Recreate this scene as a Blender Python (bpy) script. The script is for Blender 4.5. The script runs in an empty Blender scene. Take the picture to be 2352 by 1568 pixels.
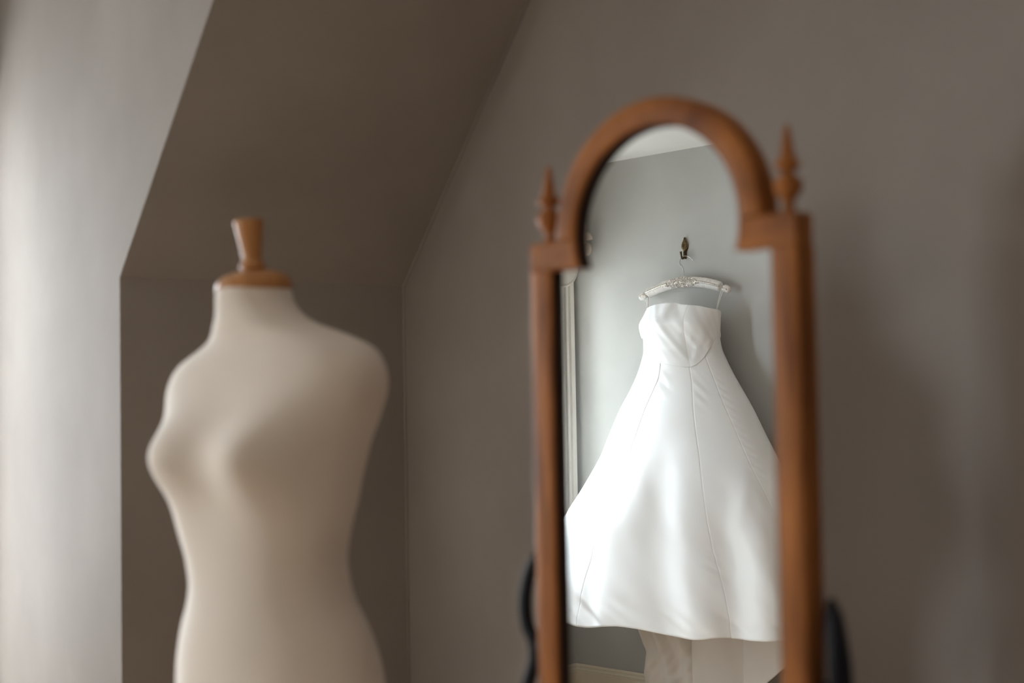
import bpy, bmesh, math, random
from math import sin, cos, pi, exp, radians, sqrt
from mathutils import Vector, Matrix

random.seed(4)
C = bpy.context.scene.collection
SC = bpy.context.scene

# ------------------------------------------------------------------ camera
EYE = Vector((0, 0, 1.235))
F_PX = 3267.0
pitch = math.atan(146 / F_PX)
s_roll = 0.0175
c_roll = sqrt(1 - s_roll ** 2)
fwd = Vector((0, cos(pitch), sin(pitch)))
up0 = Vector((0, -sin(pitch), cos(pitch)))
r0 = Vector((1, 0, 0))
right = r0 * c_roll - up0 * s_roll
upv = r0 * s_roll + up0 * c_roll
cd = bpy.data.cameras.new('camera')
cd.sensor_width = 36
cd.lens = F_PX * 36 / 2352
cd.clip_start = 0.02
cd.dof.use_dof = True
cd.dof.focus_distance = 5.5
cd.dof.aperture_fstop = 2.0
cam = bpy.data.objects.new('camera', cd)
C.objects.link(cam)
cam.matrix_world = Matrix((
    (right.x, upv.x, -fwd.x, EYE.x),
    (right.y, upv.y, -fwd.y, EYE.y),
    (right.z, upv.z, -fwd.z, EYE.z),
    (0, 0, 0, 1)))
SC.camera = cam

# ------------------------------------------------------------------ world, daylight, exposure
w = bpy.data.worlds.new('overcast_sky')
SC.world = w
w.use_nodes = True
w.node_tree.nodes['Background'].inputs[0].default_value = (0.80, 0.90, 1.0, 1)
w.node_tree.nodes['Background'].inputs[1].default_value = 2.0

SC.view_settings.view_transform = 'Standard'
SC.view_settings.look = 'None'
SC.view_settings.exposure = 0.36
SC.view_settings.gamma = 1.0
SC.view_settings.use_curve_mapping = False
SC.cycles.use_denoising = True
SC.cycles.max_bounces = 12
SC.cycles.diffuse_bounces = 6

# plan of the room (metres, camera above the origin looking along +Y)
TU = Vector((0.7096, -0.7046, 0))          # along the wall the dress hangs on
WN = Vector((0.7046, 0.7096, 0))           # its normal, into the room
CR = Vector((-3.8852, 1.9114, 0))          # corner of dress wall and window wall
E_ = Vector((-0.9793, 3.55, 0))            # outer corner of the knee wall
K_ = Vector((-0.2985, 3.959, 0))           # corner of knee wall and right wall
J_ = Vector((-1.7384, 4.7119, 0))          # cheek meets the dormer window wall
DS, DD = 1.08, 0.45                        # dormer recess: start along the window wall, depth
D1 = CR + WN * DS
D2 = D1 - TU * DD
CHK = Vector((0.547, -0.8372, 0))
GAB = Vector((0.4802, -0.8771, 0))
G_ = Vector((1.8541, 0.0273, 0))
B1 = Vector((-0.0535, -1.8937, 0))
ZK, HC = 1.5723, 2.24
A_ = Vector((-0.5437, 2.8834, HC))         # slope meets ceiling on the cheek side
B_ = Vector((0.0839, 3.2605, HC))          # slope meets ceiling on the right wall
WINDOWS = ((0.13, 0.98, 0.0), (2.36, 3.43, 0.45))     # openings along the window wall
ZS, ZH = 0.757, 1.80                       # sill and head

def area(name, loc, direction, sx, sy, power, col):
    l = bpy.data.lights.new(name, 'AREA')
    l.shape = 'RECTANGLE'
    l.size, l.size_y, l.energy, l.color = sx, sy, power, col
    o = bpy.data.objects.new(name, l)
    o.location = loc
    o.rotation_euler = Vector(direction).to_track_quat('-Z', 'Y').to_euler()
    C.objects.link(o)
    return o

SKYC = (0.84, 0.93, 1.0)
# the dormer beside it hides the sky on one side of the first window, so its daylight comes in slantwise
for (a, b, rec), pw, slant, out, sz, zc, hy, tl in zip(WINDOWS, (500, 175), (0.65, -0.54), (0.85, 0.65), (1.5, 1.0), (2.0, 1.40), (1.3, 2.2), (-0.34, 0.0)):
    p = CR + WN * ((a + b) / 2 - slant * 0.75) - TU * (out + rec)
    d = TU * sqrt(1 - slant ** 2) + WN * slant + Vector((0, 0, tl))
    area('window_daylight', (p.x, p.y, zc), d, sz, hy, pw, SKYC)
area('warm_fill_light', (-1.3, 0.6, 2.15), (0.0, 0.5, -0.9), 0.6, 0.6, 3, (1.0, 0.66, 0.40))  # added warm fill, no such lamp is known in the room

# ------------------------------------------------------------------ helpers
def mat(name):
    m = bpy.data.materials.new(name)
    m.use_nodes = True
    nt = m.node_tree
    return m, nt, nt.nodes['Principled BSDF']

def lnk(nt, a, b):
    nt.links.new(a, b)

def noise_mat(name, c1, c2, scale=4.0, detail=6.0, rough=0.7, bump=0.0, bscale=60.0, vec_scale=(1, 1, 1), lo=0.35, hi=0.65,
              sheen=0.0, metallic=0.0, spec=0.5, coat=0.0, bdist=0.002):
    m, nt, bs = mat(name)
    tc = nt.nodes.new('ShaderNodeTexCoord')
    mp = nt.nodes.new('ShaderNodeMapping')
    mp.inputs['Scale'].default_value = vec_scale
    lnk(nt, tc.outputs['Object'], mp.inputs['Vector'])
    n = nt.nodes.new('ShaderNodeTexNoise')
    n.inputs['Scale'].default_value = scale
    n.inputs['Detail'].default_value = detail
    lnk(nt, mp.outputs[0], n.inputs['Vector'])
    cr = nt.nodes.new('ShaderNodeValToRGB')
    cr.color_ramp.elements[0].position = lo
    cr.color_ramp.elements[1].position = hi
    cr.color_ramp.elements[0].color = (*c1, 1)
    cr.color_ramp.elements[1].color = (*c2, 1)
    lnk(nt, n.outputs['Fac'], cr.inputs['Fac'])
    lnk(nt, cr.outputs[0], bs.inputs['Base Color'])
    bs.inputs['Roughness'].default_value = rough
    bs.inputs['Metallic'].default_value = metallic
    bs.inputs['Specular IOR Level'].default_value = spec
    bs.inputs['Sheen Weight'].default_value = sheen
    bs.inputs['Coat Weight'].default_value = coat
    if bump:
        n2 = nt.nodes.new('ShaderNodeTexNoise')
        n2.inputs['Scale'].default_value = bscale
        n2.inputs['Detail'].default_value = 4
        lnk(nt, mp.outputs[0], n2.inputs['Vector'])
        bp = nt.nodes.new('ShaderNodeBump')
        bp.inputs['Strength'].default_value = bump
        bp.inputs['Distance'].default_value = bdist
        lnk(nt, n2.outputs['Fac'], bp.inputs['Height'])
        lnk(nt, bp.outputs[0], bs.inputs['Normal'])
    return m

M_WALL = noise_mat('taupe_plaster', (0.285, 0.245, 0.214), (0.327, 0.285, 0.251), 2.0, 5, 0.85, 0.25, 25, spec=0.15)  # walls share one paint; the warmth of their light is put into this copy
M_DWALL = noise_mat('grey_plaster', (0.455, 0.455, 0.438), (0.50, 0.50, 0.482), 2.6, 5, 0.85, 0.25, 25, spec=0.15)  # same wall paint, cooler and paler: window light put into the colour
M_CEIL = noise_mat('white_ceiling', (0.78, 0.77, 0.75), (0.82, 0.81, 0.79), 2, 4, 0.9, spec=0.1)
M_FLOOR = noise_mat('floor_boards', (0.50, 0.37, 0.26), (0.58, 0.44, 0.32), 3, 6, 0.5, vec_scale=(8, 1, 1))
M_CREAM = noise_mat('cream_paint', (0.74, 0.67, 0.54), (0.78, 0.71, 0.58), 5, 3, 0.45)
M_WHITE = noise_mat('white_paint', (0.78, 0.74, 0.68), (0.82, 0.78, 0.72), 5, 3, 0.45)
M_WOOD = noise_mat('brown_wood', (0.16, 0.050, 0.012), (0.50, 0.185, 0.044), 5, 7, 0.48, 0.15, 70, (9, 9, 1), 0.3, 0.7, spec=0.20)
M_WOOD_ARC = noise_mat('brown_wood_arch', (0.16, 0.050, 0.012), (0.50, 0.185, 0.044), 9, 7, 0.48, 0.1, 50, (1, 3, 1), 0.3, 0.7, spec=0.20)
M_PINE = noise_mat('light_wood', (0.38, 0.165, 0.055), (0.50, 0.235, 0.085), 6, 5, 0.42, vec_scale=(8, 8, 1), spec=0.3)
M_BLACK = noise_mat('black_metal', (0.004, 0.004, 0.006), (0.009, 0.009, 0.013), 6, 4, 0.55, spec=0.2)
M_JERSEY = noise_mat('cream_jersey', (0.76, 0.68, 0.59), (0.80, 0.72, 0.63), 3, 3, 0.9, 0.15, 600, sheen=0.25, spec=0.1)
M_SATIN = noise_mat('white_satin', (0.81, 0.815, 0.815), (0.84, 0.845, 0.845), 5, 3, 0.42, 0.12, 22, (1, 1, .35), sheen=0.0, spec=0.2, bdist=0.004)
M_LINING = noise_mat('ivory_lining', (0.72, 0.66, 0.59), (0.75, 0.69, 0.62), 5, 3, 0.6, 0.15, 26, (1, 1, .35), sheen=0.1, spec=0.2, bdist=0.004)
M_PAD = noise_mat('ivory_satin_padding', (0.74, 0.70, 0.67), (0.78, 0.75, 0.72), 20, 3, 0.45, 0.2, 90)
M_BEAD = noise_mat('silver_beads', (0.35, 0.30, 0.25), (0.95, 0.90, 0.84), 260, 2, 0.18, metallic=0.55)
M_STEEL = noise_mat('steel_wire', (0.55, 0.55, 0.54), (0.65, 0.65, 0.64), 10, 2, 0.25, metallic=1.0)
M_BRASS = noise_mat('aged_brass', (0.045, 0.034, 0.020), (0.17, 0.12, 0.06), 90, 4, 0.42, metallic=0.8)
M_BRASS_HI = noise_mat('rubbed_brass', (0.16, 0.11, 0.055), (0.36, 0.26, 0.13), 90, 4, 0.38, metallic=0.8)
M_REBATE_SHADE = noise_mat('rebate_shade', (0.022, 0.010, 0.006), (0.035, 0.015, 0.009), 8, 3, 0.6, spec=0.15)  # shade on the frame's inner sides, put into a dark colour
M_CARVE = noise_mat('carved_cream', (0.50, 0.42, 0.35), (0.62, 0.53, 0.45), 30, 4, 0.6)
M_CLOTH = noise_mat('cream_cloth', (0.70, 0.66, 0.58), (0.74, 0.70, 0.62), 30, 3, 0.85)
m, nt, bs = mat('mirror_silver')
bs.inputs['Base Color'].default_value = (0.93, 0.945, 0.94, 1)
bs.inputs['Metallic'].default_value = 1
bs.inputs['Roughness'].default_value = 0.0
M_MIRROR = m
m, nt, bs = mat('window_glass')
tr = nt.nodes.new('ShaderNodeBsdfTransparent')
gl = nt.nodes.new('ShaderNodeBsdfGlossy')
gl.inputs['Roughness'].default_value = 0.02
mx = nt.nodes.new('ShaderNodeMixShader')
mx.inputs[0].default_value = 0.06
lnk(nt, tr.outputs[0], mx.inputs[1]); lnk(nt, gl.outputs[0], mx.inputs[2])
lnk(nt, mx.outputs[0], nt.nodes['Material Output'].inputs['Surface'])
M_GLASS = m

def empty(name, loc, rz=0.0):
    o = bpy.data.objects.new(name, None)
    o.empty_display_size = 0.1
    o.location = loc
    o.rotation_euler = (0, 0, rz)
    C.objects.link(o)
    return o

def tag(o, label=None, cat=None, kind=None, group=None):
    if label: o['label'] = label
    if cat: o['category'] = cat
    if kind: o['kind'] = kind
    if group: o['group'] = group
    return o

def obj(name, verts, faces, m, parent=None, smooth=False, loc=None, rz=0.0):
    me = bpy.data.meshes.new(name)
    me.from_pydata([tuple(v) for v in verts], [], faces)
    me.update()
    bm = bmesh.new(); bm.from_mesh(me)
    bmesh.ops.recalc_face_normals(bm, faces=bm.faces)
    bm.to_mesh(me); bm.free()
    if smooth:
        for p in me.polygons: p.use_smooth = True
    me.materials.append(m)
    o = bpy.data.objects.new(name, me)
    if parent: o.parent = parent
    if loc is not None: o.location = loc
    if rz: o.rotation_euler = (0, 0, rz)
    C.objects.link(o)
    return o

def bevel(o, wd, seg=2):
    b = o.modifiers.new('bevel', 'BEVEL')
    b.width = wd; b.segments = seg; b.limit_method = 'ANGLE'
    return o

def prism(poly, ext):
    """closed solid from a planar 3-D polygon pushed along ext"""
    n = len(poly)
    P = [Vector(p) for p in poly]
    v = P + [p + Vector(ext) for p in P]
    f = [list(range(n)), list(range(2 * n - 1, n - 1, -1))]
    f += [[i, (i + 1) % n, n + (i + 1) % n, n + i] for i in range(n)]
    return v, f

def box(x0, x1, y0, y1, z0, z1):
    v = [(x, y, z) for z in (z0, z1) for (x, y) in ((x0, y0), (x1, y0), (x1, y1), (x0, y1))]
    f = [[0, 3, 2, 1], [4, 5, 6, 7], [0, 1, 5, 4], [1, 2, 6, 5], [2, 3, 7, 6], [3, 0, 4, 7]]
    return v, f

def join(*parts):
    V, F = [], []
    for v, f in parts:
        k = len(V)
        V += [Vector(p) for p in v]
        F += [[i + k for i in q] for q in f]
    return V, F

def lathe(prof, n=40, c=(0, 0)):
    V, F = [], []
    for (r, z) in prof:
        for i in range(n):
            a = 2 * pi * i / n
            V.append((c[0] + r * cos(a), c[1] + r * sin(a), z))
    for j in range(len(prof) - 1):
        for i in range(n):
            i2 = (i + 1) % n
            F.append([j * n + i, j * n + i2, (j + 1) * n + i2, (j + 1) * n + i])
    F.append(list(range(n))[::-1])
    F.append([(len(prof) - 1) * n + i for i in range(n)])
    return V, F

def tube(pts, rad, n=10, ry=None, cap=True):
    """swept tube, rad may be a list; ry = second radius list (along the binormal)"""
    P = [Vector(p) for p in pts]
    V, F = [], []
    up = None
    for i, p in enumerate(P):
        t = (P[min(i + 1, len(P) - 1)] - P[max(i - 1, 0)]).normalized()
        if up is None:
            up = Vector((0, 0, 1)) if abs(t.z) < 0.9 else Vector((0, 1, 0))
        s = t.cross(up).normalized()
        up = s.cross(t).normalized()
        ra = rad[i] if isinstance(rad, (list, tuple)) else rad
        rb = ra if ry is None else (ry[i] if isinstance(ry, (list, tuple)) else ry)
        for k in range(n):
            a = 2 * pi * k / n
            V.append(p + up * (ra * cos(a)) + s * (rb * sin(a)))
    for j in range(len(P) - 1):
        for k in range(n):
            k2 = (k + 1) % n
            F.append([j * n + k, j * n + k2, (j + 1) * n + k2, (j + 1) * n + k])
    if cap:
        F.append(list(range(n))[::-1])
        F.append([(len(P) - 1) * n + k for k in range(n)])
    return V, F

def smooth_path(pts, sub=6):
    """Catmull-Rom through the points"""
    P = [Vector(p) for p in pts]
    out = []
    for i in range(len(P) - 1):
        p0, p1, p2, p3 = P[max(i - 1, 0)], P[i], P[i + 1], P[min(i + 2, len(P) - 1)]
        for k in range(sub):
            t = k / sub
            out.append(0.5 * ((2 * p1) + (p2 - p0) * t + (2 * p0 - 5 * p1 + 4 * p2 - p3) * t * t + (3 * p1 - p0 - 3 * p2 + p3) * t ** 3))
    out.append(P[-1])
    return out

def pchip(xs, ys):
    """monotone cubic interpolant (xs ascending)"""
    n = len(xs)
    h = [xs[i + 1] - xs[i] for i in range(n - 1)]
    d = [(ys[i + 1] - ys[i]) / h[i] for i in range(n - 1)]
    mm = [0.0] * n
    for i in range(1, n - 1):
        if d[i - 1] * d[i] > 0:
            w1, w2 = 2 * h[i] + h[i - 1], h[i] + 2 * h[i - 1]
            mm[i] = (w1 + w2) / (w1 / d[i - 1] + w2 / d[i])
    mm[0], mm[-1] = d[0], d[-1]
    def f(x):
        if x <= xs[0]: return ys[0] + mm[0] * (x - xs[0])
        if x >= xs[-1]: return ys[-1] + mm[-1] * (x - xs[-1])
        i = 0
        while x > xs[i + 1]: i += 1
        t = (x - xs[i]) / h[i]
        return (ys[i] * (1 + 2 * t) * (1 - t) ** 2 + mm[i] * h[i] * t * (1 - t) ** 2
                + ys[i + 1] * t * t * (3 - 2 * t) + mm[i + 1] * h[i] * t * t * (t - 1))
    return f

def g(x, s): return exp(-x * x / (2 * s * s))
def sstep(a, b, x):
    t = max(0.0, min(1.0, (x - a) / (b - a)))
    return t * t * (3 - 2 * t)

RZ = math.atan2(-0.7046, 0.7096)           # local X = along dress wall / mirror
RZW = math.atan2(0.7096, 0.7046)           # local X = along window wall, -Y = into the room

# ------------------------------------------------------------------ the room shell
def up(p, z): return Vector((p.x, p.y, z))
def struct(o): return tag(o, kind='structure')

TH = 0.10
poly = [CR, D1, D2, J_, E_, K_, G_, B1]
struct(obj('floor', *prism([up(p, 0) for p in poly], (0, 0, -0.1)), M_FLOOR))
cpoly = [up(CR, HC), up(D1, HC), A_, B_, up(G_, HC), up(B1, HC)]
struct(obj('ceiling', *prism(cpoly, (0, 0, 0.1)), M_CEIL))
HD = 2.85                                   # the dormer is higher than the room's flat ceiling
A2 = up(A_, HD)
struct(obj('ceiling_dormer', *prism([up(D1, HD), up(D2, HD), up(J_, HD), A2], (0, 0, 0.1)), M_CEIL))
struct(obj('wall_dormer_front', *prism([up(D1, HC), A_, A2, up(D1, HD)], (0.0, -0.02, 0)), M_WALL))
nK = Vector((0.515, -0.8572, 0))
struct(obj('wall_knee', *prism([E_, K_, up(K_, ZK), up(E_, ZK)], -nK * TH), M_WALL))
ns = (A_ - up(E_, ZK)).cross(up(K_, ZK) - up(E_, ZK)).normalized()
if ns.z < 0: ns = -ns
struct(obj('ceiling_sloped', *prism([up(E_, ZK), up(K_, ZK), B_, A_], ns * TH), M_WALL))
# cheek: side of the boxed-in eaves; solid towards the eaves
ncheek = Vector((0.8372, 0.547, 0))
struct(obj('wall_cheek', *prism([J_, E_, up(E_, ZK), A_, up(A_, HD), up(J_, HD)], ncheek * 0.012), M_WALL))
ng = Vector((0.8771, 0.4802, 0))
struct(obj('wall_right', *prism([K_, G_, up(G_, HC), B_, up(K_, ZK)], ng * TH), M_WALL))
nb = Vector(((G_ - B1).y, -(G_ - B1).x, 0)).normalized()
struct(obj('wall_front', *prism([B1, G_, up(G_, HC), up(B1, HC)], nb * TH), M_WALL))
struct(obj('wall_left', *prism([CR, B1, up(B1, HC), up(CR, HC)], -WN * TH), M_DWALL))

# plastered bead down the corner of knee wall and right wall, and up the slope
bead = [K_ - Vector((0.001, 0.002, 0)), up(K_, ZK) - Vector((0.001, 0.002, 0.001)), B_ - Vector((0.001, 0.002, 0.001))]
struct(obj('trim_1', *tube(bead, 0.0045, 10), M_WALL, smooth=True))

# window wall with two openings (local: x along, -y into the room)
LW = 3.535
(a1, b1, _), (a2, b2, _) = WINDOWS
ZS2, ZH2 = 0.20, 2.25
struct(obj('wall_back', *join(box(0, a1, 0, 0.30, 0, HD), box(b1, DS, 0, 0.30, 0, HD), box(a1, b1, 0, 0.30, 0, ZS), box(a1, b1, 0, 0.30, ZH, HD),
                              box(DS - 0.30, DS, 0.30, DD + 0.30, 0, HD)), M_DWALL, loc=CR, rz=RZW))
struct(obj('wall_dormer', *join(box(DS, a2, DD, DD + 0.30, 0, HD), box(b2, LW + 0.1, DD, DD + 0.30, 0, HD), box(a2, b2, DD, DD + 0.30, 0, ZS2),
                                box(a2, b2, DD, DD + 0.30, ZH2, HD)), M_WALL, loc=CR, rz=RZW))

def window(idx, a, b, rec, ZS, ZH):
    root = empty('window_%d' % idx, CR - TU * rec, RZW)
    tag(root, kind='structure')
    # fluted architrave: two jambs and a head
    def fluted(x0, x1, inner_left):
        ps = []
        wd = x1 - x0
        steps = [(0.0, 0.22, 0.050), (0.22, 0.34, 0.036), (0.34, 0.48, 0.047), (0.48, 0.60, 0.035), (0.60, 0.76, 0.046), (0.76, 1.0, 0.040)]
        for (p, q, d) in steps:
            if inner_left: p, q = 1 - q, 1 - p
            ps.append(box(x0 + wd * p, x0 + wd * q, -d, 0, ZS - 0.0, ZH + 0.0))
        return join(*ps)
    obj('architrave', *fluted(a - 0.105, a - 0.005, False), M_WHITE, root)
    obj('architrave', *fluted(b + 0.005, b + 0.105, True), M_WHITE, root)
    bevel(obj('architrave_head', *box(a - 0.105, b + 0.105, -0.052, 0, ZH, ZH + 0.10), M_WHITE, root), 0.004)
    bevel(obj('window_sill', *box(a - 0.115, b + 0.115, -0.075, 0.20, ZS - 0.035, ZS + 0.004), M_WHITE, root), 0.006)
    fr = obj('window_frame', *join(box(a, a + 0.05, 0.14, 0.22, ZS, ZH), box(b - 0.05, b, 0.14, 0.22, ZS, ZH),
                                   box(a + 0.05, b - 0.05, 0.14, 0.22, ZH - 0.05, ZH), box(a + 0.05, b - 0.05, 0.14, 0.22, ZS, ZS + 0.05)), M_WHITE, root)
    mid = (ZS + ZH) / 2
    for (z0, z1, y) in ((ZS + 0.05, mid + 0.02, 0.15), (mid - 0.02, ZH - 0.05, 0.18)):
        sash = obj('sash', *join(box(a + 0.05, a + 0.09, y, y + 0.025, z0, z1), box(b - 0.09, b - 0.05, y, y + 0.025, z0, z1),
                                 box(a + 0.09, b - 0.09, y, y + 0.025, z0, z0 + 0.04), box(a + 0.09, b - 0.09, y, y + 0.025, z1 - 0.04, z1),
                                 box((a + b) / 2 - 0.012, (a + b) / 2 + 0.012, y, y + 0.025, z0 + 0.04, z1 - 0.04)), M_WHITE, root)
        for (p, q) in ((a + 0.09, (a + b) / 2 - 0.012), ((a + b) / 2 + 0.012, b - 0.09)):
            obj('pane', *box(p, q, y + 0.010, y + 0.014, z0 + 0.04, z1 - 0.04), M_GLASS, sash)
    return root
window(1, *WINDOWS[0], ZS, ZH)
window(2, *WINDOWS[1], ZS2, ZH2)

# baseboards: cream, stepped profile (height, depth)
BB = [(0.0, 0.024), (0.113, 0.024), (0.115, 0.019), (0.118, 0.019), (0.120, 0.021), (0.127, 0.017), (0.1285, 0.011), (0.131, 0.011), (0.133, 0.013), (0.141, 0.008), (0.141, 0.0), (0.0, 0.0)]
def baseboard(name, p, q, n, i0, i1):
    """profile swept from p to q along a wall with normal n, ends shifted to mitre the corners"""
    d = (q - p).normalized()
    V = []
    for (base, sg, k) in ((p, 1, i0), (q, -1, i1)):
        for (z, y) in BB:
            V.append(base + n * y + d * (sg * y * k) + Vector((0, 0, z)))
    m_ = len(BB)
    F = [[i, (i + 1) % m_, m_ + (i + 1) % m_, m_ + i] for i in range(m_)]
    F += [list(range(m_))[::-1], [m_ + i for i in range(m_)]]
    return struct(obj(name, V, F, M_CREAM))
baseboard('baseboard_left', CR, B1, WN, 1, 1)
baseboard('baseboard_back', CR, D1, TU, 1, 0)
baseboard('baseboard_knee', E_, K_, nK, 0, 1)
baseboard('baseboard_right', K_, G_, -ng, 1, 1)
baseboard('baseboard_cheek', J_, E_, -ncheek, 0, 0)

# ------------------------------------------------------------------ window pelmet with a scalloped cloth and a carved end
pel = empty('window_pelmet', CR + TU * 0.0, RZW)
pel.location.z = ZH
tag(pel, 'cream scalloped window pelmet with a carved end, seen in the mirror behind its left upright', 'pelmet')
V, F = [], []
nx, nz = 80, 6
for i in range(nx + 1):
    x = 0.012 + 1.06 * i / nx
    ph = (x - 0.012) / 0.265
    drop = 0.085 * abs(sin(pi * ph)) ** 0.8
    for j in range(nz + 1):
        t = j / nz
        z = 0.085 - t * (0.075 + drop)
        y = -0.056 - 0.030 * sin(pi * min(1, ph * 2) / 2) ** 0.7 * (0.8 + 0.2 * t) - 0.006 * sin(ph * 2 * pi)
        V.append((x, y, z))
for i in range(nx):
    for j in range(nz):
        k = i * (nz + 1) + j
        F.append([k, k + 1, k + nz + 2, k + nz + 1])
sw = obj('scalloped_cloth', V, F, M_CLOTH, pel, True)
so = sw.modifiers.new('thick', 'SOLIDIFY'); so.thickness = 0.004
pts = [(0.012 + 1.06 * i / nx, V[i * (nz + 1) + nz][1] - 0.003, V[i * (nz + 1) + nz][2]) for i in range(nx + 1)]
obj('corded_edge', *tube(pts, 0.005, 8), M_WHITE, sw, True)
bevel(obj('pelmet_board', *box(0.012, 1.075, -0.086, -0.053, 0.085, 0.11), M_WHITE, pel), 0.004)
# carved end: scrolled acanthus leaves
ps = []
for (x, y, z, r, turn, ln) in ((0.05, -0.105, 0.165, 0.024, 1.0, 1.3), (0.05, -0.120, 0.118, 0.030, -1.0, 1.25), (0.05, -0.130, 0.070, 0.034, 1.0, 1.1),
                               (0.10, -0.095, 0.150, 0.026, -1.0, 1.2), (0.11, -0.115, 0.095, 0.03, 1.0, 1.2), (0.05, -0.10, 0.045, 0.022, -1, 1)):
    sp = []
    for i in range(22):
        a = 4.2 * i / 21 * ln
        rr = r * (1 - 0.75 * i / 21)
        sp.append((x + 0.012 * (i / 21), y - 0.028 + turn * rr * cos(a) * 0.55, z + rr * sin(a)))
    ps.append(tube(sp, [0.012 * (1 - 0.55 * i / 21) + 0.003 for i in range(22)], 10))
ps.append(tube(smooth_path([(0.06, -0.054, 0.10), (0.06, -0.095, 0.14), (0.06, -0.120, 0.12), (0.06, -0.135, 0.06)]), 0.013, 10))
obj('carved_end', *join(*ps), M_CARVE, pel, True)

# ------------------------------------------------------------------ cheval mirror (local: x along the frame, -y front)
MC = Vector((0.2155, 1.95, 0)) + TU * (-0.027)
mir = empty('cheval_mirror', MC, RZ)
tag(mir, 'tall brown wooden cheval mirror with a round arched top and two turned finials', 'mirror')
HW, SW, DP, RC = 0.237, 0.042, 0.040, 0.0165       # half width, stile width, depth, glass recess
ZT, ZC, RO, RI = 1.4765, 1.477, 0.1835, 0.1455
ZB = 0.30
def stile(x0, x1, z0, z1):
    """upright with a rounded front face"""
    prof = [(x0, DP)] + [(x0 + (x1 - x0) * (0.5 - 0.5 * cos(pi * k / 14)), 0.005 * (1 - sin(pi * k / 14) ** 0.6)) for k in range(15)] + [(x1, DP)]
    return prism([(x, y, z0) for x, y in prof], (0, 0, z1 - z0))
for sx in (-1, 1):
    a, b = sorted((sx * HW, sx * (HW - SW)))
    o = obj('stile', *stile(a, b, ZB, ZT - 0.043), M_WOOD, mir, True)
    o.data.set_sharp_from_angle(angle=radians(50))
    # shoulder block whose inner end is cut to the arch circle
    xi = sqrt(RI ** 2 - 0.043 ** 2) - 0.002
    arc = []
    for k in range(9):
        z = ZT - 0.043 + 0.043 * k / 8
        arc.append((sx * sqrt(RI ** 2 - (ZC - z) ** 2), 0, z))
    pol = [(sx * HW, 0, ZT - 0.043)] + arc + [(sx * HW, 0, ZT)]
    bevel(obj('shoulder', *prism(pol, (0, DP, 0)), M_WOOD_ARC, mir), 0.005, 3)
n = 64
V, F = [], []
ring_prof = [(RI, 0.0035), (RI + 0.002, 0.001), (RI + 0.005, 0.0), (RO - 0.005, 0.0), (RO - 0.002, 0.001), (RO, 0.0035), (RO, DP), (RI, DP)]
for i in range(n + 1):
    a = pi * i / n
    for (r, y) in ring_prof:
        V.append((r * cos(a), y, ZC + r * sin(a)))
q = len(ring_prof)
for i in range(n):
    for j in range(q):
        F.append([i * q + j, i * q + (j + 1) % q, (i + 1) * q + (j + 1) % q, (i + 1) * q + j])
F += [list(range(q)), [n * q + j for j in range(q)][::-1]]
o = obj('arch', V, F, M_WOOD_ARC, mir, True)
o.data.set_sharp_from_angle(angle=radians(40))
bevel(obj('bottom_rail', *box(-HW, HW, 0, DP, ZB - 0.05, ZB), M_WOOD_ARC, mir), 0.006, 3)
# added dark strip in the opening, face to glass; its colour stands for shade
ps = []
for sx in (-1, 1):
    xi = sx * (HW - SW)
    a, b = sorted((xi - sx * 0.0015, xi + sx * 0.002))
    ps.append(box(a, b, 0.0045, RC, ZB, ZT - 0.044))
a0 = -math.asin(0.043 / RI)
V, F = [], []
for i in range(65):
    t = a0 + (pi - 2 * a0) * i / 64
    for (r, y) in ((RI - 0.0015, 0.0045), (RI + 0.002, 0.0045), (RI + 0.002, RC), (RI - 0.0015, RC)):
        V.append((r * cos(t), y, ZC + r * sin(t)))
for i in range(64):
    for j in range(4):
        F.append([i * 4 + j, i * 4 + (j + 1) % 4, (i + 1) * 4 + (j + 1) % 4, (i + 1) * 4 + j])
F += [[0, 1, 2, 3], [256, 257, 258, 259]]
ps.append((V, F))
tag(obj('shade_strip', *join(*ps), M_REBATE_SHADE, mir), 'inner edge of the frame, coloured dark for its shade')
# glass and backboard follow the outline of the opening
def opening(r_in, half, zb, zs):
    pol = [(-half, zb), (half, zb), (half, zs)]
    a0 = -math.asin((ZC - zs) / r_in)
    for k in range(41):
        a = a0 + (pi - 2 * a0) * k / 40
        pol.append((r_in * cos(a), ZC + r_in * sin(a)))
    pol.append((-half, zs))
    return pol
po = opening(RI + 0.006, HW - SW + 0.006, ZB - 0.006, ZT - 0.037)
obj('mirror_glass', *prism([(x, RC, z) for x, z in po], (0, 0.004, 0)), M_MIRROR, mir)
po = opening(RI + 0.012, HW - SW + 0.012, ZB - 0.012, ZT - 0.03)
obj('backboard', *prism([(x, RC + 0.006, z) for x, z in po], (0, 0.012, 0)), M_WOOD, mir)
FIN = [(0.012, 0.0), (0.0085, 0.004), (0.0070, 0.010), (0.0075, 0.017), (0.013, 0.023), (0.0175, 0.030), (0.0190, 0.037), (0.0175, 0.044), (0.0115, 0.050),
       (0.0070, 0.053), (0.0072, 0.056), (0.0140, 0.060), (0.0172, 0.063), (0.0172, 0.067), (0.0130, 0.071), (0.0100, 0.075), (0.0085, 0.084), (0.0065, 0.097), (0.0048, 0.109), (0.0034, 0.116), (0.0012, 0.118)]
for sx in (-1, 1):
    o = obj('finial', *lathe([(r, ZT + z - 0.001) for r, z in FIN], 28, (sx * 0.213, DP / 2)), M_WOOD, mir, True)
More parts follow.
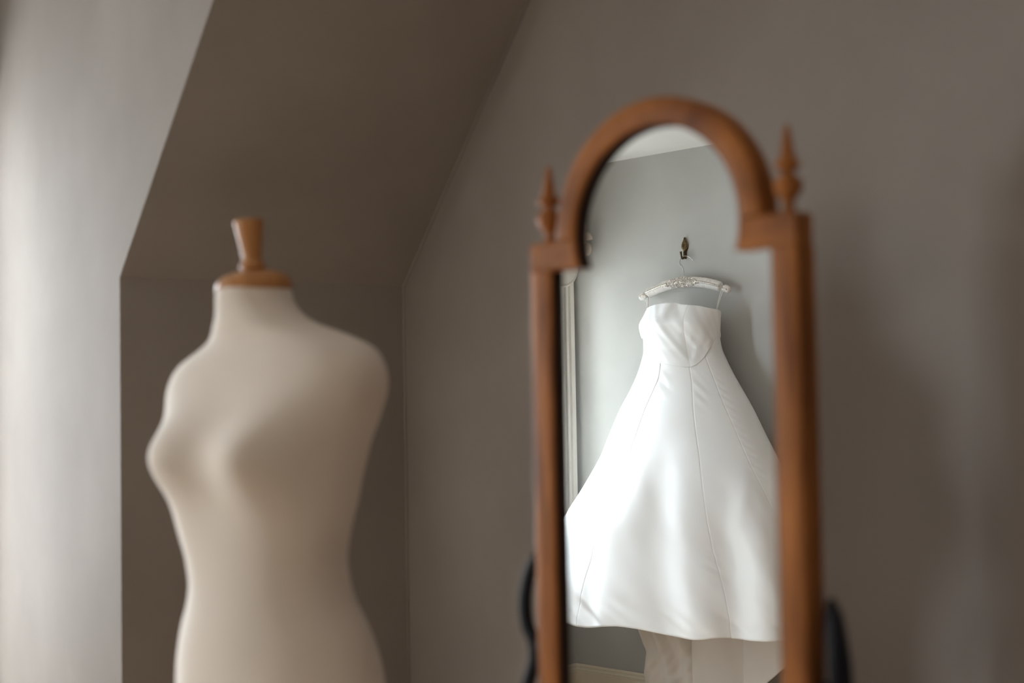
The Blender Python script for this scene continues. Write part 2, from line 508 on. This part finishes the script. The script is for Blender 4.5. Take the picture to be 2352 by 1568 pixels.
# lyre-shaped dark stand arms, feet and stretcher
for sx in (-1, 1):
    ctr = [(HW + 0.018, 0.984), (HW + 0.022, 0.965), (HW + 0.026, 0.935), (HW + 0.029, 0.905), (HW + 0.031, 0.870), (HW + 0.036, 0.83),
           (HW + 0.046, 0.76), (HW + 0.052, 0.66), (HW + 0.046, 0.52), (HW + 0.030, 0.38), (HW + 0.024, 0.26), (HW + 0.03, 0.15), (HW + 0.03, 0.07)] if sx > 0 else [(HW + 0.022, 1.010), (HW + 0.034, 0.985), (HW + 0.044, 0.955), (HW + 0.047, 0.925), (HW + 0.042, 0.898), (HW + 0.030, 0.878), (HW + 0.028, 0.850), (HW + 0.042, 0.815),
           (HW + 0.060, 0.76), (HW + 0.068, 0.66), (HW + 0.055, 0.52), (HW + 0.030, 0.38), (HW + 0.024, 0.26), (HW + 0.03, 0.15), (HW + 0.03, 0.07)]
    P = smooth_path([(sx * x, 0.026, z) for x, z in ctr], 5)
    wv = [min(0.010 if sx > 0 else 0.0085, 0.003 + 0.0012 * i) for i in range(len(P))]
    wd = [min(0.018 if sx > 0 else 0.009, 0.004 + 0.0009 * i) for i in range(len(P))]
    V, F = [], []
    for i, p in enumerate(P):
        t = (P[min(i + 1, len(P) - 1)] - P[max(i - 1, 0)]).normalized()
        s_ = Vector((t.z, 0, -t.x))
        for (da, db) in ((-1, -0.7), (-0.6, -1), (0.6, -1), (1, -0.7), (1, 0.7), (0.6, 1), (-0.6, 1), (-1, 0.7)):
            V.append(p + s_ * wv[i] * da + Vector((0, wd[i] * db, 0)))
    for i in range(len(P) - 1):
        for j in range(8):
            F.append([i * 8 + j, i * 8 + (j + 1) % 8, (i + 1) * 8 + (j + 1) % 8, (i + 1) * 8 + j])
    F += [list(range(8)), [(len(P) - 1) * 8 + j for j in range(8)][::-1]]
    tag(obj('stand_arm', V, F, M_BLACK, mir, True), 'dark curved stand arm')
    kn = tube([(sx * (HW - 0.002), 0.026, 0.872), (sx * (HW + 0.026), 0.026, 0.872)], 0.007, 14)
    obj('pivot', *kn, M_BLACK, mir, True)
    ft = smooth_path([(sx * (HW + 0.03), -0.20, 0.012), (sx * (HW + 0.03), -0.13, 0.035), (sx * (HW + 0.03), 0.026, 0.075), (sx * (HW + 0.03), 0.16, 0.035), (sx * (HW + 0.03), 0.22, 0.012)])
    obj('foot', *tube(ft, 0.012, 10, 0.014), M_BLACK, mir, True)
obj('stretcher', *tube([(-HW - 0.03, 0.026, 0.13), (HW + 0.03, 0.026, 0.13)], 0.011, 12), M_BLACK, mir, True)

# ------------------------------------------------------------------ dress form
PSI = radians(36)
form = empty('dress_form', (-0.4246, 2.40, 0), -PSI)
tag(form, 'cream fabric dress form with a wooden neck cap and turned knob before the dark wall', 'mannequin')
ROWS = [(1.4384, -0.0106, 0.0616, 0.064), (1.4236, -0.0104, 0.0644, 0.064), (1.4118, -0.0085, 0.068, 0.064), (1.3917, -0.0011, 0.0808, 0.066), (1.3783, 0.0057, 0.0927, 0.07400000000000001), (1.3633, 0.0229, 0.1244, 0.07800000000000001), (1.3484, 0.0345, 0.1517, 0.08199999999999999), (1.3336, 0.0376, 0.18, 0.094), (1.3131, 0.029, 0.2052, 0.099), (1.2926, 0.0258, 0.2145, 0.104), (1.267, 0.0223, 0.2166, 0.109), (1.2421, 0.0195, 0.2121, 0.113), (1.2201, 0.017, 0.2074, 0.116), (1.1909, 0.0131, 0.1996, 0.119), (1.1602, 0.0102, 0.1928, 0.12), (1.1266, 0.0084, 0.1851, 0.119), (1.0865, 0.0066, 0.1781, 0.116), (1.0334, 0.0027, 0.1649, 0.112), (0.9796, 0.0066, 0.1493, 0.11), (0.9468, 0.0114, 0.1479, 0.111), (0.9134, 0.0147, 0.1556, 0.115), (0.8772, 0.0191, 0.176, 0.122), (0.8402, 0.022, 0.1892, 0.129), (0.8128, 0.0239, 0.1955, 0.134), (0.7781, 0.0254, 0.1996, 0.138), (0.71, 0.0254, 0.2016, 0.14), (0.63, 0.0254, 0.1956, 0.138)]
R_ = ROWS[::-1]
fx0, fa0, fb0 = (pchip([r[0] for r in R_], [r[k] for r in R_]) for k in (1, 2, 3))
def soft(f):
    wts = [(k, exp(-(k / 3.0) ** 2)) for k in range(-6, 7)]
    tot = sum(q for _, q in wts)
    return lambda z: sum(q * f(z + k * 0.0032) for k, q in wts) / tot
fx, fa, fb = soft(fx0), soft(fa0), soft(fb0)
NR, NP = 130, 96
V, F = [], []
for j in range(NR + 1):
    z = 0.6300 + (1.4384 - 0.6300) * j / NR
    a, b, xc = fa(z) * (1 + 0.025 * g(z - 1.275, 0.04)), fb(z), fx(z)
    ex = 2.0 / (2.0 + 0.5 * g(z - 1.27, 0.06) + 0.15 * g(z - 1.0, 0.15))
    for i in range(NP):
        ph = 2 * pi * i / NP
        c, s = cos(ph), sin(ph)
        x = a * math.copysign(abs(c) ** ex, c)
        y = b * math.copysign(abs(s) ** ex, s)
        if y < 0:
            fr = min(1.0, -y / b * 1.6)
            for sx in (-1, 1):
                dz = z - 1.160
                y -= fr * 0.068 * g(x - (0.101 if sx > 0 else -0.083), 0.055) * g(dz, 0.047 if dz > 0 else 0.052)
            # flatter upper chest, slight stomach
            y -= fr * 0.012 * g(x, 0.08) * g(z - 0.87, 0.06)
        else:
            y += 0.012 * g(abs(x) - 0.08, 0.05) * g(z - 1.25, 0.07)
        V.append((x + xc * cos(PSI), y + xc * sin(PSI), z))
for j in range(NR):
    for i in range(NP):
        i2 = (i + 1) % NP
        F.append([j * NP + i, j * NP + i2, (j + 1) * NP + i2, (j + 1) * NP + i])
F += [list(range(NP))[::-1], [NR * NP + i for i in range(NP)]]
obj('torso', V, F, M_JERSEY, form, True)
tilt = radians(4)
def tilted(o, x, y, z):
    # lean towards world -X while the form itself is turned
    ax = Vector((0, 1, 0)); ax.rotate(Matrix.Rotation(PSI, 3, 'Z'))
    o.matrix_local = Matrix.Translation((x, y, z)) @ Matrix.Rotation(-tilt, 4, ax)
cx, cy = -0.010 * cos(PSI), -0.010 * sin(PSI)
cap = obj('neck_cap', *lathe([(0.058, -0.008), (0.0625, -0.005), (0.0645, 0.002), (0.0638, 0.009), (0.059, 0.017), (0.050, 0.0240), (0.035, 0.0285), (0.004, 0.030)], 56), M_PINE, form, True)
tilted(cap, cx, cy, 1.4384)
kb = obj('neck_knob', *lathe([(0.015, 0.026), (0.0165, 0.030), (0.0205, 0.034), (0.0215, 0.039), (0.0195, 0.044), (0.0160, 0.048), (0.0155, 0.052), (0.0180, 0.070), (0.0210, 0.090), (0.0242, 0.108), (0.0252, 0.114), (0.0240, 0.1175), (0.018, 0.1185)], 40), M_PINE, form, True)
tilted(kb, cx, cy, 1.4384)
obj('pole', *lathe([(0.016, 0.10), (0.016, 0.632)], 24, (0.02, 0.014)), M_PINE, form, True)
obj('pole_collar', *lathe([(0.03, 0.57), (0.045, 0.58), (0.06, 0.63), (0.05, 0.635)], 28, (0.02, 0.014)), M_PINE, form, True)
for k in range(3):
    a = 2 * pi * k / 3 + 0.5
    P = smooth_path([(0.02 + cos(a) * r, 0.014 + sin(a) * r, z) for r, z in ((0.010, 0.22), (0.06, 0.20), (0.13, 0.10), (0.20, 0.03), (0.25, 0.014))])
    obj('leg', *tube(P, 0.013, 10), M_PINE, form, True)

# ------------------------------------------------------------------ wall hook, hanger and dress (local: x along wall, y off the wall)
V0 = Vector((-3.4579, 1.4870, 0))

hook = empty('wall_hook', V0 + TU * 0.0278 + Vector((0, 0, 1.80)), RZ)
tag(hook, 'small aged brass leaf-shaped coat hook fixed to the grey wall', 'hook')
# leaf plate with raised veins
V, F = [], []
LF = [(0.0004, 0.088), (0.0040, 0.081), (0.0090, 0.073), (0.0140, 0.063), (0.0160, 0.054), (0.0148, 0.046), (0.0105, 0.038), (0.0065, 0.031), (0.0052, 0.020), (0.0055, 0.008), (0.0045, 0.002)]
for (hw_, z) in LF:
    for k in range(-4, 5):
        t = k / 4
        y = 0.007 * (1 - abs(t) ** 2.2) + 0.001
        V.append((hw_ * t, y, z))
for j in range(len(LF) - 1):
    for k in range(8):
        p = j * 9 + k
        F.append([p, p + 1, p + 10, p + 9])
o = obj('back_plate', V, F, M_BRASS, hook, True)
so = o.modifiers.new('thick', 'SOLIDIFY'); so.thickness = 0.002; so.offset = 0
ps = []
for sx in (-1, 0, 1):
    ps.append(tube(smooth_path([(0, 0.010, 0.030), (sx * 0.006, 0.0105, 0.046), (sx * 0.0085, 0.0085, 0.058), (sx * 0.003, 0.0075, 0.077)]), 0.0022, 8))
for sx in (-1, 1):
    ps.append(tube(smooth_path([(sx * 0.003, 0.010, 0.038), (sx * 0.012, 0.0065, 0.046), (sx * 0.0155, 0.003, 0.054), (sx * 0.0125, 0.004, 0.065), (0, 0.003, 0.086)]), 0.0020, 8))
obj('leaf_vein', *join(*ps), M_BRASS_HI, o, True)
P = smooth_path([(0.0, 0.007, 0.038), (0.001, 0.009, 0.020), (0.002, 0.013, 0.009), (0.003, 0.022, 0.002), (0.006, 0.032, 0.004), (0.008, 0.038, 0.013), (0.009, 0.041, 0.022), (0.009, 0.042, 0.029)])
rr = [0.0048 - 0.0012 * sin(pi * i / (len(P) - 1)) for i in range(len(P))]
rr[-1] = 0.0030; rr[-5:-1] = [0.0042, 0.0050, 0.0054, 0.0050]
obj('hook_arm', *tube(P, rr, 12), M_BRASS, hook, True)

HY = 0.045
hang = empty('coat_hanger', V0 + TU * 0.05 + Vector((0, 0, 1.70)), RZ)
tag(hang, 'padded ivory satin coat hanger with a beaded centre, hung on the brass hook', 'hanger')
def harc(x):
    return 0.006 - 0.96 * x * x
def padded(x0, x1, n_, r_, ends):
    P, ra, rb = [], [], []
    for i in range(n_ + 1):
        t = i / n_
        x = x0 + (x1 - x0) * t
        e = 1.0
        if ends[0]: e *= min(1.0, sqrt(max(0.0, 1 - (1 - min(1, t * (x1 - x0) / 0.018)) ** 2)) + 0.12)
        if ends[1]: e *= min(1.0, sqrt(max(0.0, 1 - (1 - min(1, (1 - t) * (x1 - x0) / 0.018)) ** 2)) + 0.12)
        ru = 1 + 0.035 * sin(x * 640) + 0.02 * sin(x * 250 + 1)
        P.append((x, HY, harc(x)))
        ra.append(r_(x) * e * ru); rb.append(r_(x) * e * ru * 0.8)
    return tube(P, ra, 18, rb)
rbody = lambda x: 0.0205 - 0.02 * max(0, abs(x) - 0.12)
pd = obj('padded_body', *padded(-0.186, 0.184, 130, rbody, (1, 1)), M_PAD, hang, True)
for sx in (-1, 1):
    x0, x1 = (0.187, 0.224) if sx > 0 else (-0.226, -0.189)
    obj('padded_end', *padded(x0, x1, 22, lambda x: 0.0148, (1, 1)), M_PAD, hang, True)
obj('hanger_core', *tube([(x / 100, HY, harc(x / 100)) for x in range(-20, 21)], 0.006, 8), M_PAD, hang, True)
for sx in (-1, 1):
    P = [(sx * x, HY + 0.8 * rbody(x) + 0.001, harc(x) + 0.002) for x in [0.07 + 0.114 * i / 24 for i in range(25)]]
    br = obj('beaded_braid', *tube(P, [0.0032 + 0.0009 * (i % 2) for i in range(25)], 8), M_BEAD, hang, True)
    P = [(sx * x, HY + 0.8 * 0.0148 + 0.0005, harc(x)) for x in [0.193 + 0.022 * i / 8 for i in range(9)]]
    obj('beaded_braid', *tube(P, [0.0022 + 0.0008 * (i % 2) for i in range(9)], 8), M_BEAD, hang, True)
# beaded applique: a lozenge of little beads
bm = bmesh.new()
for k in range(900):
    while True:
        x = random.uniform(-0.085, 0.085); t = random.uniform(-1, 1)
        if abs(t) < (1 - abs(x) / 0.088) ** 0.6: break
    a = t * 1.35
    r_ = rbody(x)
    pz = harc(x) + (r_ + 0.001) * sin(a)
    py = HY + 0.8 * (r_ + 0.002) * cos(a)
    rad = random.uniform(0.0009, 0.0023)
    mm = Matrix.Translation((x, py, pz)) @ Matrix.Diagonal((rad, rad * random.uniform(.6, 1), rad * random.uniform(.7, 1.6), 1)) @ Matrix.Rotation(random.uniform(0, 3), 4, 'Y')
    bmesh.ops.create_icosphere(bm, subdivisions=1, radius=1.0, matrix=mm)
me = bpy.data.meshes.new('beaded_applique'); bm.to_mesh(me); bm.free()
me.materials.append(M_BEAD)
o = bpy.data.objects.new('beaded_applique', me); o.parent = hang; C.objects.link(o)
tag(o, kind='stuff')
P = smooth_path([(0.0, HY, 0.022), (0.0, HY, 0.038), (0.001, HY, 0.055), (-0.005, HY, 0.068), (-0.017, HY - 0.003, 0.079), (-0.022, HY - 0.008, 0.092), (-0.019, HY - 0.013, 0.104),
                 (-0.010, HY - 0.020, 0.1115), (0.002, HY - 0.026, 0.1095), (0.014, HY - 0.029, 0.103), (0.026, HY - 0.032, 0.090)])
obj('wire_hook', *tube(P, 0.0017, 10), M_STEEL, hang, True)

dress = empty('wedding_dress', V0, RZ)
tag(dress, 'strapless white satin wedding dress with a flared skirt, hung by loops from the padded hanger', 'dress')
T = [(1.584, 0.094, 0.1692, 0.115, 0.085), (1.5354, 0.0836, 0.1778, 0.12, 0.095), (1.4845, 0.0887, 0.1728, 0.12, 0.095), (1.4421, 0.0927, 0.176, 0.12, 0.095), (1.3913, 0.1007, 0.1945, 0.125, 0.1), (1.3406, 0.1071, 0.2207, 0.13, 0.105), (1.2818, 0.1156, 0.256, 0.14, 0.12), (1.2151, 0.1288, 0.2978, 0.16, 0.14), (1.1079, 0.1472, 0.3546, 0.185, 0.165), (1.0266, 0.1642, 0.3958, 0.205, 0.185), (0.9139, 0.1723, 0.466, 0.23, 0.21), (0.7936, 0.1648, 0.5419, 0.25, 0.23), (0.7407, 0.1627, 0.5658, 0.256, 0.236), (0.6431, 0.1816, 0.58, 0.268, 0.248), (0.5338, 0.2011, 0.5875, 0.28, 0.26), (0.3856, 0.2201, 0.5857, 0.29, 0.27)][::-1]
fu, fA, fw, fB = (pchip([t[0] for t in T], [t[k] for t in T]) for k in (1, 2, 3, 4))
def ripple(x, seed):
    return sin(x * 1.0 + seed) + 0.5 * sin(x * 2.3 + 1.7 * seed) + 0.3 * sin(x * 4.1 + 2.9 * seed)
HEM = 0.420
HEMT = [(-1.0, 0.42), (0.3, 0.405), (0.9, 0.400), (1.03, 0.403), (1.435, 0.431), (1.57, 0.428), (1.81, 0.415), (1.94, 0.414), (2.16, 0.425), (2.35, 0.421), (2.67, 0.426), (3.2, 0.42), (6.5, 0.42)]
fH = pchip([t[0] for t in HEMT], [t[1] for t in HEMT])
def skirt_pt(ph, v, rin=0.0):
    v = v + (fH(ph) - HEM) * sstep(0.75, 0.42, v)
    uc, a, wc, b = fu(v), fA(v), fw(v), fB(v)
    dn = sstep(1.18, 0.62, v)
    d = 0.0
    d -= 0.026 * dn * g(ph - (1.65 + (1.05 - v) * 0.20), 0.11)
    d += 0.013 * dn * g(ph - (1.92 + (1.02 - v) * 0.05), 0.11)
    dc = sstep(1.04, 0.62, v)
    d -= 0.040 * dc * g(ph - 2.27, 0.11)
    d += 0.024 * dc * g(ph - 2.50, 0.12)
    d -= 0.022 * dc * g(ph - 2.80, 0.10)
    d += 0.008 * dn * g(ph - 1.30, 0.14)
    d -= 0.008 * dn * g(ph - 1.12, 0.07)
    d += 0.010 * dn * g(ph - 0.60, 0.15)
    d += 0.020 * dn * sin(ph * 7 + 1.0) * (1 if ph > 3.3 else 0)
    # slanting ridge across the right front gore
    d += 0.006 * g((ph - 2.42) - (v - 0.86) * 1.1, 0.055) * g(v - 0.87, 0.08)
    # small puckers beside the seams and crumples at the hem
    d += 0.0030 * sin(v * 185 + ph * 14) * g(ph - (2.66 + 0.45 * (1.15 - v)), 0.055) * sstep(0.88, 1.0, v) * sstep(1.38, 1.28, v)
    d += 0.0030 * sin(v * 120 + ph * 22) * g(ph - 2.20, 0.07) * g(v - 1.28, 0.05)
    d += 0.0040 * sin(v * 110 + ph * 16) * g(ph - 1.52, 0.09) * g(v - 1.30, 0.05) * 0.5
    d += 0.0030 * sin(v * 150 + ph * 30) * g(ph - 2.12, 0.05) * g(v - 0.66, 0.05)
    d += 0.0045 * g(v - 0.46, 0.035) * ripple(ph * 9 + v * 30, 0.7)
    d += 0.0030 * ripple(ph * 7 + v * 9, 2.1) * dn
    k = 1 + (d - rin) / max(b, 0.1) * 0.9
    kk = 1 + (d - rin) / max(a, 0.1) * 0.6
    return Vector((uc - a * cos(ph) * kk, wc + b * sin(ph) * k, v))
def lerp_tab(tab, v):
    f = pchip([t[0] for t in tab], [t[1] for t in tab]); return f(v)
def tabf(*t):
    t = sorted(t)
    return pchip([q[0] for q in t], [q[1] for q in t])
SEAMS = [lambda v: -0.30,
         tabf((1.6, 1.0), (1.349, 0.906), (1.251, 0.836), (1.147, 0.773), (1.0, 0.72), (0.7, 0.62), (0.4, 0.50)),
         tabf((1.6, 1.45), (1.341, 1.403), (1.267, 1.332), (1.15, 1.265), (1.031, 1.222), (0.791, 1.19), (0.611, 1.08), (0.495, 0.97), (0.4, 0.90)),
         tabf((1.6, 2.06), (1.371, 2.06), (1.2, 2.052), (1.035, 2.072), (0.911, 2.085), (0.693, 2.142), (0.524, 2.198), (0.438, 2.215)),
         tabf((1.6, 2.50), (1.4, 2.51), (1.337, 2.515), (1.244, 2.54), (1.142, 2.60), (1.034, 2.644), (0.892, 2.733), (0.777, 2.795), (0.4, 2.93)),
         lambda v: 3.55, lambda v: 4.71, lambda v: 2 * pi - 0.30]
VTOP = 1.50
def panel(name, s0, s1, v0, v1, f, nv, npn, m, parent, dip=0.004):
    V, F = [], []
    for j in range(nv + 1):
        v = v0 + (v1 - v0) * j / nv
        p0, p1 = s0(v) - 0.004, s1(v) + 0.004
        for i in range(npn + 1):
            t = i / npn
            te = 0.5 - 0.5 * cos(pi * t)
            te = 0.5 * te + 0.5 * t
            arc = min(t, 1 - t) * (p1 - p0) * max(fA(v), 0.15)
            r_ = dip * exp(-(arc / 0.006) ** 2) if dip else 0.0
            V.append(f(p0 + (p1 - p0) * te, v, r_))
    for j in range(nv):
        for i in range(npn):
            k = j * (npn + 1) + i
            F.append([k, k + 1, k + npn + 2, k + npn + 1])
    return obj(name, V, F, m, parent, True)
for i in range(7):
    npn = 90 if i < 5 else 40
    pn = panel('skirt_panel', SEAMS[i], SEAMS[i + 1], HEM, VTOP, skirt_pt, 150, npn, M_SATIN, dress, 0.0018)
    so = pn.modifiers.new('thick', 'SOLIDIFY'); so.thickness = 0.003; so.offset = -1

# bodice: neckline and lower edge follow the tables (angle, height)
NECK = [(-0.5, 1.585), (0.3, 1.592), (0.675, 1.606), (1.0, 1.613), (1.3, 1.6175), (1.66, 1.616), (1.9, 1.608), (2.35, 1.599), (2.73, 1.588), (3.2, 1.580), (4.0, 1.565), (5.2, 1.565), (5.79, 1.585)]
LOW = [(-0.5, 1.47), (0.3, 1.488), (0.786, 1.487), (0.95, 1.45), (1.114, 1.415), (1.393, 1.387), (1.75, 1.373), (2.058, 1.366), (2.2, 1.372), (2.4, 1.392), (2.6, 1.42), (2.9, 1.46), (3.2, 1.48), (4.5, 1.47), (5.79, 1.47)]
fN, fL = pchip([t[0] for t in NECK], [t[1] for t in NECK]), pchip([t[0] for t in LOW], [t[1] for t in LOW])
def bodice_pt(ph, t, rin=0.0):
    v = fL(ph) + (fN(ph) - fL(ph)) * t
    p = Vector((fu(v) - fA(v) * cos(ph), fw(v) + fB(v) * sin(ph), v))
    d = 0.005
    d += 0.004 * g(ph - 0.95, 0.45) * g(v - 1.53, 0.05)
    d += 0.010 * g(ph - 2.35, 0.35) * g(v - 1.53, 0.045)
    d -= 0.010 * g(ph - 1.78, 0.16) * g(v - 1.600, 0.022)
    d += 0.007 * g(ph - 1.50, 0.13) * g(v - 1.590, 0.030)
    d -= 0.003 * g(ph - 2.12, 0.07) * sstep(1.57, 1.45, v)
    d *= 0.35 + 0.65 * max(sstep(3.1, 2.55, ph), sstep(1.50, 1.56, v))
    # raked folds on the right side, rising towards the underarm
    q_ = (ph - 2.1) * 0.19 - (v - 1.38) * 0.72
    d += 0.0014 * sin(q_ * 95 + 0.6) * sstep(2.08, 2.25, ph) * sstep(3.1, 2.6, ph) * g(v - 1.42, 0.045)
    d += 0.0016 * ripple(ph * 6 + v * 28, 1.3)
    d -= rin
    n_ = Vector((-cos(ph) / fA(v), sin(ph) / fB(v), 0)).normalized()
    # tapered lower edge so that it lies on the skirt
    return p + n_ * (d * (0.65 + 0.35 * sstep(0, 0.15, t)))
BS = [-0.30, 0.35, 2.09, 3.2, 5.983]
for i in range(4):
    V, F = [], []
    nv, npn = 70, (30, 110, 70, 50)[i]
    for j in range(nv + 1):
        for k in range(npn + 1):
            t = k / npn
            r_ = 0.0008 * exp(-((min(t, 1 - t) * (BS[i + 1] - BS[i]) * 0.15) / 0.004) ** 2)
            V.append(bodice_pt(BS[i] - 0.006 + (BS[i + 1] - BS[i] + 0.012) * t, j / nv, r_))
    for j in range(nv):
        for k in range(npn):
            q_ = j * (npn + 1) + k
            F.append([q_, q_ + 1, q_ + npn + 2, q_ + npn + 1])
    o = obj('bodice_panel', V, F, M_SATIN, dress, True)
    so = o.modifiers.new('thick', 'SOLIDIFY'); so.thickness = 0.004; so.offset = -1
# hanging loops over the ends of the hanger
for sx in (-1, 1):
    if sx < 0:
        top = Vector((0.05 - 0.188, HY, 1.70 + harc(0.188))); bot = Vector((-0.045, 0.155, 1.588))
        bot = bodice_pt(0.62, 0.93) + Vector((0.004, -0.006, 0))
    else:
        top = Vector((0.05 + 0.186, HY, 1.70 + harc(0.186))); bot = bodice_pt(3.02, 0.93) + Vector((-0.004, -0.002, 0))
    for dy in (-1, 1):
        P = smooth_path([top + Vector((0, 0, 0.0085)), top + Vector((0, dy * 0.009, 0.002)), top + Vector((0.001 * dy, dy * 0.0085, -0.012)), (top * 0.4 + bot * 0.6) + Vector((0, dy * 0.003, 0)), bot])
        obj('hanging_loop', *tube(P, 0.0012, 6, 0.0024), M_PAD, dress, True)

# train hanging behind the skirt down to the floor
def sheet(name, xl, xr, zb, ztop, wf, nu, nv, m):
    V, F = [], []
    for j in range(nv + 1):
        for i in range(nu + 1):
            t = i / nu
            zz0 = zb(t)
            v = ztop + (zz0 - ztop) * j / nv
            u = xl(v) + (xr(v) - xl(v)) * t
            V.append((u, wf(t, v), v))
    for j in range(nv):
        for i in range(nu):
            k = j * (nu + 1) + i
            F.append([k, k + 1, k + nu + 2, k + nu + 1])
    o = obj(name, V, F, m, dress, True)
    so = o.modifiers.new('thick', 'SOLIDIFY'); so.thickness = 0.003
    return o
uL = lambda v: lerp_tab([(0.0, -0.125), (0.10, -0.118), (0.172, -0.110), (0.262, -0.096), (0.345, -0.128), (0.45, -0.16), (0.62, -0.17)], v)
def wA(t, v):
    q_ = t * 0.26 + (v - 0.25) * 0.30
    return 0.150 + 0.030 * sin(pi * t) + 0.010 * sin(q_ * 62) * sstep(0.44, 0.30, v) + 0.006 * ripple(t * 7 - v * 26, 0.4) * sstep(0.40, 0.24, v) + 0.05 * sstep(0.12, 0.0, v)
def wB(t, v):
    return 0.170 + 0.012 * sin(pi * t * 1.2) - 0.03 * t + 0.002 * ripple(t * 5 + v * 8, 1.1) - 0.012 * exp(-(t / 0.03) ** 2)
def wC(t, v):
    return 0.138 + 0.02 * sin(pi * t) - 0.03 * t + 0.002 * ripple(t * 5 + v * 8, 0.2)
sheet('train_panel', uL, lambda v: 0.150, lambda t: 0.006, 0.62, wA, 60, 90, M_LINING)
sheet('train_panel', lambda v: 0.136, lambda v: 0.360, lambda t: max(0.006, 0.215 + 0.88 * (0.136 + 0.224 * t - 0.472)), 0.62, wB, 40, 60, M_LINING)
sheet('train_panel', lambda v: 0.357, lambda v: 0.640, lambda t: 0.215 + 0.88 * (0.357 + 0.283 * t - 0.472), 0.62, wC, 40, 60, M_LINING)
